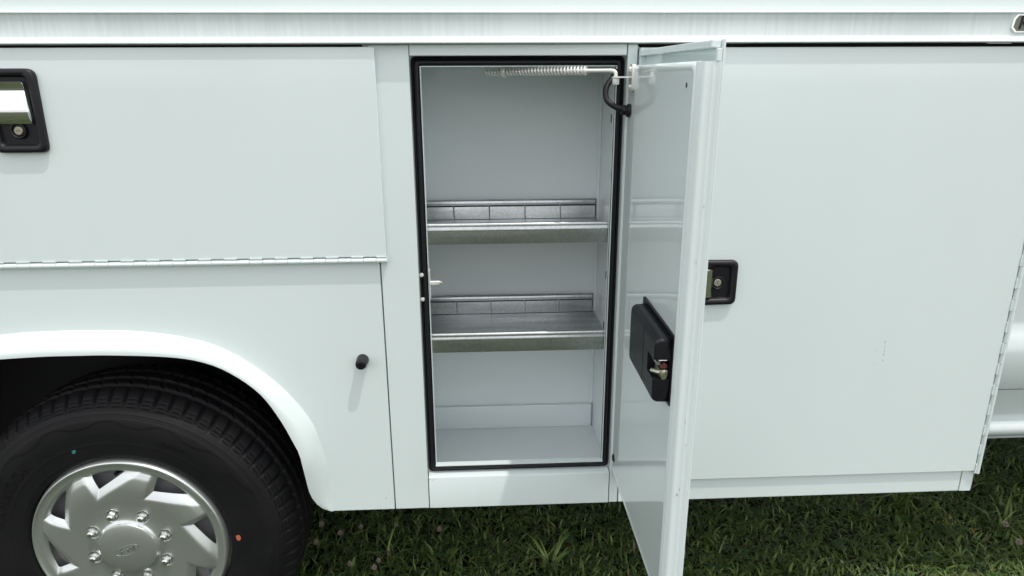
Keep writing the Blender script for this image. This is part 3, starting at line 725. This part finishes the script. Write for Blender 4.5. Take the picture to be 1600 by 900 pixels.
# maker's oval on the cap
def on_cap(me):
    for v in me.vertices:
        x, y, z = v.co
        a_ = rad(20); X = x*math.cos(a_)-y*math.sin(a_); Z = x*math.sin(a_)+y*math.cos(a_)
        r = math.hypot(X, Z+.0); h = float(np.interp(r, [0, .030, .050, .0585], [.0146, .0142, .0124, .0104]))
        v.co = Vector((WC.x+X, CY-.010-h+.0003-z, WC.z+Z-.0))
me = text_mesh('Ford', .0205, .0005, .35, .92)
for v in me.vertices: v.co.y -= .0005
on_cap(me); link('cap_lettering', me, CHROME, whl)
V = []; F = []; n = 64
for k in range(n):
    c_, s_ = math.cos(2*math.pi*k/n), math.sin(2*math.pi*k/n)
    for q, z in ((1.0, -.0003), (.985, .0006), (.945, .0006), (.93, -.0003)): V.append((.0290*q*c_, .0118*q*s_, z))
for k in range(n):
    for i in range(3): F.append((k*4+i, k*4+i+1, ((k+1) % n)*4+i+1, ((k+1) % n)*4+i))
me = bpy.data.meshes.new('cap_oval'); me.from_pydata(V, [], F); on_cap(me); link('cap_oval', me, CHROME, whl)
# sidewall lettering and paint marks
arc_text('Kontrol', .0165, .2790, 62.5, .0009, 'tyre_lettering', whl)
arc_text('HANKOOK', .034, .2790, 149, .0010, 'tyre_lettering', whl, 1.12)
def sidewall_dot(r, ang, s, mat):
    bm = bmesh.new(); c = Vector((WC.x+r*math.cos(rad(ang)), tyre_surf(r)-.0007, WC.z+r*math.sin(rad(ang))))
    vs = [bm.verts.new((c.x+s*(1+.22*math.sin(3*q+1))*math.cos(q)*.75, c.y+random.uniform(-1, 1)*.0001, c.z+s*math.sin(q)*(1+.1*math.cos(5*q)))) for q in np.linspace(0, 2*math.pi, 16, endpoint=False)]
    bm.faces.new(vs); return from_bm('paint_mark', bm, mat, whl)
sidewall_dot(.256, 108.1, .0060, TEAL); sidewall_dot(.242, 2.5, .0078, ORANGE)
tube('valve_stem', [WC+Vector((-.012, .045, .170)), WC+Vector((-.010, .020, .176)), WC+Vector((-.010, .012, .176))], [.0055, .0045, .0045], RUBBER, whl, 10)
# the other three wheels share the same meshes
for loc, flip in (((2.72, 0, .36), False), ((-.8023, 2.1, .36), True), ((2.72, 2.1, .36), True)):
    w2 = whl.copy(); COL.objects.link(w2)
    mt = Matrix.Translation(Vector(loc)) @ (Matrix.Rotation(math.pi, 4, 'Z') if flip else Matrix()) @ Matrix.Translation(-WC)
    w2.parent = root; w2.matrix_parent_inverse = Matrix.Translation(-ROOT) @ mt
    for ch in (ty, cv):
        c2 = ch.copy(); COL.objects.link(c2); c2.parent = w2

# ================================================================== CAB
CABY = .105
prof = [(CABY+.07, .530), (CABY+.030, .534), (CABY+.020, .590), (CABY+.010, .6340)]
prof_low = prof+[(CABY+.03, .6340), (CABY+.07, .600)]
prism_x('door_lower', prof_low, 1.20, 2.25, CABSHADE, root, True, 40)
side_prof = [(CABY+.009, .6365), (CABY+.003, .660), (CABY, .700), (CABY+.002, .735), (CABY+.009, .757), (CABY+.022, .772), (CABY+.034, .781), (CABY+.040, .800), (CABY+.040, 1.02), (CABY+.050, 1.16), (CABY+.064, 1.19),
             (CABY+.075, 1.19), (CABY+.07, .70), (CABY+.03, .6365)]
cab_side = prism_x('cab_side', side_prof, 1.20, 2.25, CABSHADE, root, True, 40)
box('cab_pillar', 1.19, 1.262, CABY+.028, CABY+.06, .800, 1.90, CABSHADE, root, .003)
fender_prof = [(y, z) for y, z in side_prof if z >= .699]
prism_x('front_fender', [(CABY, .72)]+[p for p in side_prof if .73 < p[1] <= 1.02 and p[0] < CABY+.045]+[(CABY+.12, 1.12), (.5, 1.18), (.5, 1.0), (CABY+.07, .72)], 2.253, 3.45, CABSHADE, root, True, 40)
prism_x('cab_window', [(CABY+.066, 1.192), (CABY+.20, 1.80), (CABY+.21, 1.80), (CABY+.075, 1.192)], 1.262, 2.20, GLASS, root)
prism_x('cab_roof', [(CABY+.195, 1.80), (CABY+.21, 1.86), (CABY+.30, 1.93), (1.05, 1.96), (1.80-CABY, 1.93), (1.90-CABY, 1.86), (1.905-CABY, 1.80)], 1.19, 2.15, CABSHADE, root, True, 30)
boxes('cab_interior', [(1.20, 2.2, .45, 1.65, .62, 1.15), (1.19, 1.2, .3, 1.8, .62, 1.8)], CHASSIS)
V = [(2.15, .31, 1.80), (2.15, 1.79, 1.80), (2.72, 1.87, 1.19), (2.72, .23, 1.19)]; V += [(x-.01, y, z-.01) for x, y, z in V]
from_data('windscreen', V, [(0, 1, 2, 3), (7, 6, 5, 4), (0, 4, 5, 1), (1, 5, 6, 2), (2, 6, 7, 3), (3, 7, 4, 0)], GLASS)
prism_y('hood', [(2.25, 1.18), (3.45, 1.02), (3.52, .95), (3.52, .55), (3.30, .52), (3.30, .98), (2.25, 1.12)], .50, 1.60, CABSHADE)
box('front_bumper', 3.50, 3.60, .15, 1.95, .48, .70, CHROME, root, .02)
prism_x('far_cab_side', [(2.10-y, z) for y, z in side_prof], 1.20, 3.45, CABSHADE, root, True, 40)
# rocker: round bar over a flat flange
rk = [(CABY+.02+.0185*math.cos(rad(a)), .5235+.0185*math.sin(rad(a))) for a in range(-250, 110, 20)]
rocker = prism_x('rocker_bar', rk, 1.19, 2.25, CABSHADE, root, True, 50)
boxes('rocker_flange', [(1.17, 2.25, CABY+.030, CABY+.034, .4900, .5150)], CABSHADE, rocker)
boxes('rocker_inner', [(1.17, 2.25, CABY+.06, CABY+.30, .515, .56)], CHASSIS, rocker)
lathe('flange_hole', [(0, .0006), (.006, .0006), (.0065, 0)], (1.272, CABY+.030, .5005), (0, -1, 0), CHIP, rocker, 14)

# ================================================================== GRASS
def grass_material(name, transl=.25):
    m = bpy.data.materials.new(name); m.use_nodes = True; N = m.node_tree.nodes; L = m.node_tree.links; b = N['Principled BSDF']
    at = N.new('ShaderNodeAttribute'); at.attribute_name = 'tint'
    b.inputs['Roughness'].default_value = .55
    L.new(at.outputs['Color'], b.inputs['Base Color'])
    tr = N.new('ShaderNodeBsdfTranslucent'); L.new(at.outputs['Color'], tr.inputs['Color'])
    mx = N.new('ShaderNodeMixShader'); mx.inputs[0].default_value = transl
    L.new(b.outputs[0], mx.inputs[1]); L.new(tr.outputs[0], mx.inputs[2]); L.new(mx.outputs[0], N['Material Output'].inputs[0]); return m
GRASS = grass_material('grass_blade')
def blades(px, py, length, width, lean, tint, pz=None):
    """curved tapering blades: 4 cross-sections, 5 faces' worth of triangles each"""
    n = len(px); az = RNG.uniform(0, 2*np.pi, n); tw = az+np.pi/2+RNG.normal(0, .5, n)
    s = np.array([0, .38, .72, 1.]); ww = np.array([.75, 1., .72, 0.])
    droop = RNG.uniform(.2, 1.1, n)
    Vs = []
    for k in range(4):
        ang = lean*(s[k]*.6+.4)+droop*s[k]**2*.8           # angle from the vertical grows along the blade
        h = length*s[k]*np.cos(np.minimum(ang, 1.75)*.8); o = length*s[k]*np.sin(np.minimum(ang, 1.75)*.8)
        cx, cy = px+o*np.cos(az), py+o*np.sin(az); cz = np.maximum(h, .004*s[k])+(0 if pz is None else pz)
        hw = width*ww[k]*.5
        if k < 3:
            Vs.append(np.c_[cx-hw*np.cos(tw), cy-hw*np.sin(tw), cz]); Vs.append(np.c_[cx+hw*np.cos(tw), cy+hw*np.sin(tw), cz+hw*.25])
        else: Vs.append(np.c_[cx, cy, cz])
    V = np.stack(Vs, 1).reshape(-1, 3); b = np.arange(n)[:, None]*7
    Q = np.concatenate([b+np.array([[0, 1, 3, 2]]), b+np.array([[2, 3, 5, 4]])], 0)
    Tt = b+np.array([[4, 5, 6]])
    C = np.repeat(tint, 7, 0)
    return V, Q, Tt, C
def build_stuff(name, parts, mat):
    Vs, loopv, starts, tot, Cs = [], [], [], [], []; vo = 0
    for V, Q, Tt, C in parts:
        Vs.append(V); Cs.append(C)
        loopv.append((Q+vo).reshape(-1)); tot.append(np.full(len(Q), 4)); loopv.append((Tt+vo).reshape(-1)); tot.append(np.full(len(Tt), 3)); vo += len(V)
    V = np.concatenate(Vs); lv = np.concatenate(loopv).astype(np.int32); tt = np.concatenate(tot).astype(np.int32); C = np.concatenate(Cs)
    me = bpy.data.meshes.new(name); me.vertices.add(len(V)); me.vertices.foreach_set('co', V.astype(np.float32).reshape(-1))
    me.loops.add(len(lv)); me.loops.foreach_set('vertex_index', lv); me.polygons.add(len(tt))
    st = np.concatenate([[0], np.cumsum(tt)[:-1]]).astype(np.int32); me.polygons.foreach_set('loop_start', st)
    me.update(calc_edges=True); me.validate()
    ca = me.color_attributes.new('tint', 'FLOAT_COLOR', 'POINT'); ca.data.foreach_set('color', np.c_[C, np.ones(len(C))].astype(np.float32).reshape(-1))
    me.polygons.foreach_set('use_smooth', [True]*len(me.polygons))
    o = bpy.data.objects.new(name, me); COL.objects.link(o); me.materials.append(mat); return o
def tints(n, dead=.06):
    t = RNG.uniform(0, 1, (n, 1)); c = (1-t)*np.array([[.062, .120, .028]])+t*np.array([[.205, .285, .080]])
    d = RNG.uniform(0, 1, n) < dead; c[d] = np.array([.16, .14, .075])*RNG.uniform(.6, 1.1, (d.sum(), 1)); return c
parts = []
def patch(n, x0, x1, y0, y1, lmin, lmax, wmin, wmax, leanmax=1.5, dead=.05):
    px = RNG.uniform(x0, x1, n); py = RNG.uniform(y0, y1, n)
    # clumping: pull some blades towards random tuft centres
    m = n//3; cx = RNG.uniform(x0, x1, m//14+1); cy = RNG.uniform(y0, y1, m//14+1); k = RNG.integers(0, len(cx), m)
    px[:m] = cx[k]+RNG.normal(0, .018, m); py[:m] = cy[k]+RNG.normal(0, .018, m)
    parts.append(blades(px, py, RNG.uniform(lmin, lmax, n), RNG.uniform(wmin, wmax, n), RNG.uniform(.2, leanmax, n), tints(n, dead)))
patch(30000, -1.0, 2.6, .05, 1.3, .018, .048, .0028, .0055)
patch(22000, -1.0, 2.6, .05, 1.3, .022, .058, .005, .0098, 2.4, .06)
patch(9000, -3.0, -1.0, .05, 1.3, .03, .08, .005, .009)
patch(5000, 2.6, 4.0, .05, 1.3, .03, .08, .005, .009)
patch(18000, -3.2, 4.0, -2.2, .05, .03, .08, .004, .008)
patch(12000, -3.2, 4.2, 1.3, 3.6, .03, .09, .005, .009)
patch(14000, -9, 10, -9, -2.2, .04, .09, .012, .02)
grass = build_stuff('grass', parts, GRASS); grass['kind'] = 'stuff'
grass['label'] = 'short green grass blades covering the lawn under the truck'; grass['category'] = 'grass'
# low clover leaves between the blades
n = 5000; cx, cy = RNG.uniform(-1.0, 2.4, n), RNG.uniform(.05, 1.2, n); cz = RNG.uniform(.008, .04, n)
Vs, Qs = [], []; s = RNG.uniform(.005, .010, n)
Vq = np.empty((n*3, 4, 3)); base_a = RNG.uniform(0, 6.28, n)
for k in range(3):
    a = base_a+k*2.094; ux_, uy_ = np.cos(a), np.sin(a); tz = RNG.uniform(-.3, .3, n)
    for q, (f_1, g_1) in enumerate(((.1, 0), (1.1, -.6), (1.7, 0), (1.1, .6))):
        Vq[k::3, q, 0] = cx+s*(f_1*ux_-g_1*uy_); Vq[k::3, q, 1] = cy+s*(f_1*uy_+g_1*ux_); Vq[k::3, q, 2] = cz+s*(f_1*tz+.25*abs(g_1))
Q = np.arange(n*12).reshape(-1, 4); C = np.repeat(np.repeat(np.array([[.055, .11, .035]])*RNG.uniform(.7, 1.5, (n, 1)), 3, 0), 4, 0)
cl = build_stuff('clover_leaves', [(Vq.reshape(-1, 3), Q, np.zeros((0, 3), int), C)], GRASS); cl['kind'] = 'stuff'
cl['label'] = 'low clover leaves between the grass blades'; cl['category'] = 'clover'

# taller tufts
def tuft(x, y, n, lmin, lmax, w, label, spread=.012):
    p = [blades(RNG.normal(0, spread, n), RNG.normal(0, spread, n), RNG.uniform(lmin, lmax, n), RNG.uniform(w*.7, w*1.2, n), RNG.uniform(.3, 1.3, n), tints(n, .04)*1.15)]
    o = build_stuff('grass_tuft', p, GRASS); o.location = (x, y, 0)
    o['label'] = label; o['category'] = 'grass tuft'; o['group'] = 'coarse grass tufts in the lawn'
tuft(1.378, .56, 42, .10, .20, .0085, 'large coarse grass tuft with long spreading blades below the front door')
tuft(.185, .300, 26, .07, .14, .0075, 'coarse grass tuft in the shade left of the open door')
tuft(.56, .46, 24, .08, .16, .008, 'coarse grass tuft just right of the open door')
tuft(1.62, .42, 20, .08, .15, .007, 'coarse grass tuft nearest the cab rocker')
tuft(-.28, .36, 18, .07, .15, .006, 'thin grass tuft among the clover near the tyre')
# clover blossoms
PETAL = material('clover_petal', (.36, .28, .24), .7); STEM = material('clover_stem', (.05, .09, .025), .6)
def blossom(x, y, z, s, label):
    t = bpy.data.objects.new('clover_blossom', None); COL.objects.link(t); t.location = (x, y, 0); t.empty_display_size = .02
    t['label'] = label; t['category'] = 'clover flower'; t['group'] = 'clover blossoms in the grass'
    tube('stem', spline([(.012*random.uniform(-1, 1), .012*random.uniform(-1, 1), 0), (.004, 0, z*.5), (0, 0, z-s*.3)], 4), .0011, STEM, t, 5)
    bm = bmesh.new(); m = 34
    for k in range(m):
        zc = 1-1.75*(k+.5)/m; a = k*2.39996; rr_ = math.sqrt(max(0, 1-zc*zc)); d = Vector((rr_*math.cos(a), rr_*math.sin(a), zc))
        side_v = d.cross(Vector((0, 0, 1))); side_v = side_v.normalized() if side_v.length > .01 else Vector((1, 0, 0)); up = Vector((0, 0, 1))
        c = Vector((0, 0, z)); tip = c+(d*1.0+up*.35)*s; mid = c+d*s*.6
        vs = [bm.verts.new(c+d*s*.2), bm.verts.new(mid+side_v*s*.20), bm.verts.new(tip), bm.verts.new(mid-side_v*s*.20)]
        bm.faces.new(vs)
    from_bm('petals', bm, PETAL, t)
BL = [(-.4928, .448, 'pale clover blossom low in the shade closest to the tyre under the body corner'), (-.3752, .4447, 'clover blossom under the rounded panel corner left of the panel seam'),
      (-.2693, .4452, 'larger clover blossom right below the narrow panel seam'), (-.1362, .4163, 'small pale clover blossom under the left end of the sill'),
      (-.4287, .4018, 'pinkish clover blossom on a tall stem a hand from the tyre'), (-.4980, .3849, 'small dull clover blossom touching the tyre shadow'),
      (-.2988, .2761, 'upper of two overlapping clover blossoms at the bottom edge'), (-.3080, .2529, 'lower of two overlapping clover blossoms at the bottom edge'),
      (-.3772, .2671, 'round pale clover blossom at the bottom edge left of the overlapping pair'), (1.5759, .3513, 'pink clover blossom in the grass below the cab rocker'), (1.5432, .2571, 'clover blossom leaning at the right edge in the brighter grass')]
for x, y, lb in BL: blossom(x, y, random.uniform(.06, .08), random.uniform(.0075, .0105), lb)
# yellow-budded weed
wd = bpy.data.objects.new('yellow_weed', None); COL.objects.link(wd); wd.location = (1.425, .365, 0)
wd['label'] = 'wispy weed with tiny yellow buds right of the corner post'; wd['category'] = 'weed'
bm = bmesh.new(); bb = bmesh.new(); YEL = material('yellow_bud', (.32, .26, .04), .6)
for k in range(16):
    a = random.uniform(0, 6.28); l = random.uniform(.02, .055); top = Vector((l*math.cos(a), l*math.sin(a), random.uniform(.05, .095)))
    tube_bm(bm, [(0, 0, 0), top*.55+Vector((0, 0, .01)), top], [.0009, .0007, .0005], 4)
    for q in range(3):
        bmesh.ops.create_icosphere(bb, subdivisions=1, radius=.0017, matrix=Matrix.Translation(top+Vector((random.uniform(-.008, .008), random.uniform(-.008, .008), random.uniform(-.01, .004)))))
from_bm('stems', bm, STEM, wd); from_bm('buds', bb, YEL, wd)['kind'] = 'stuff'
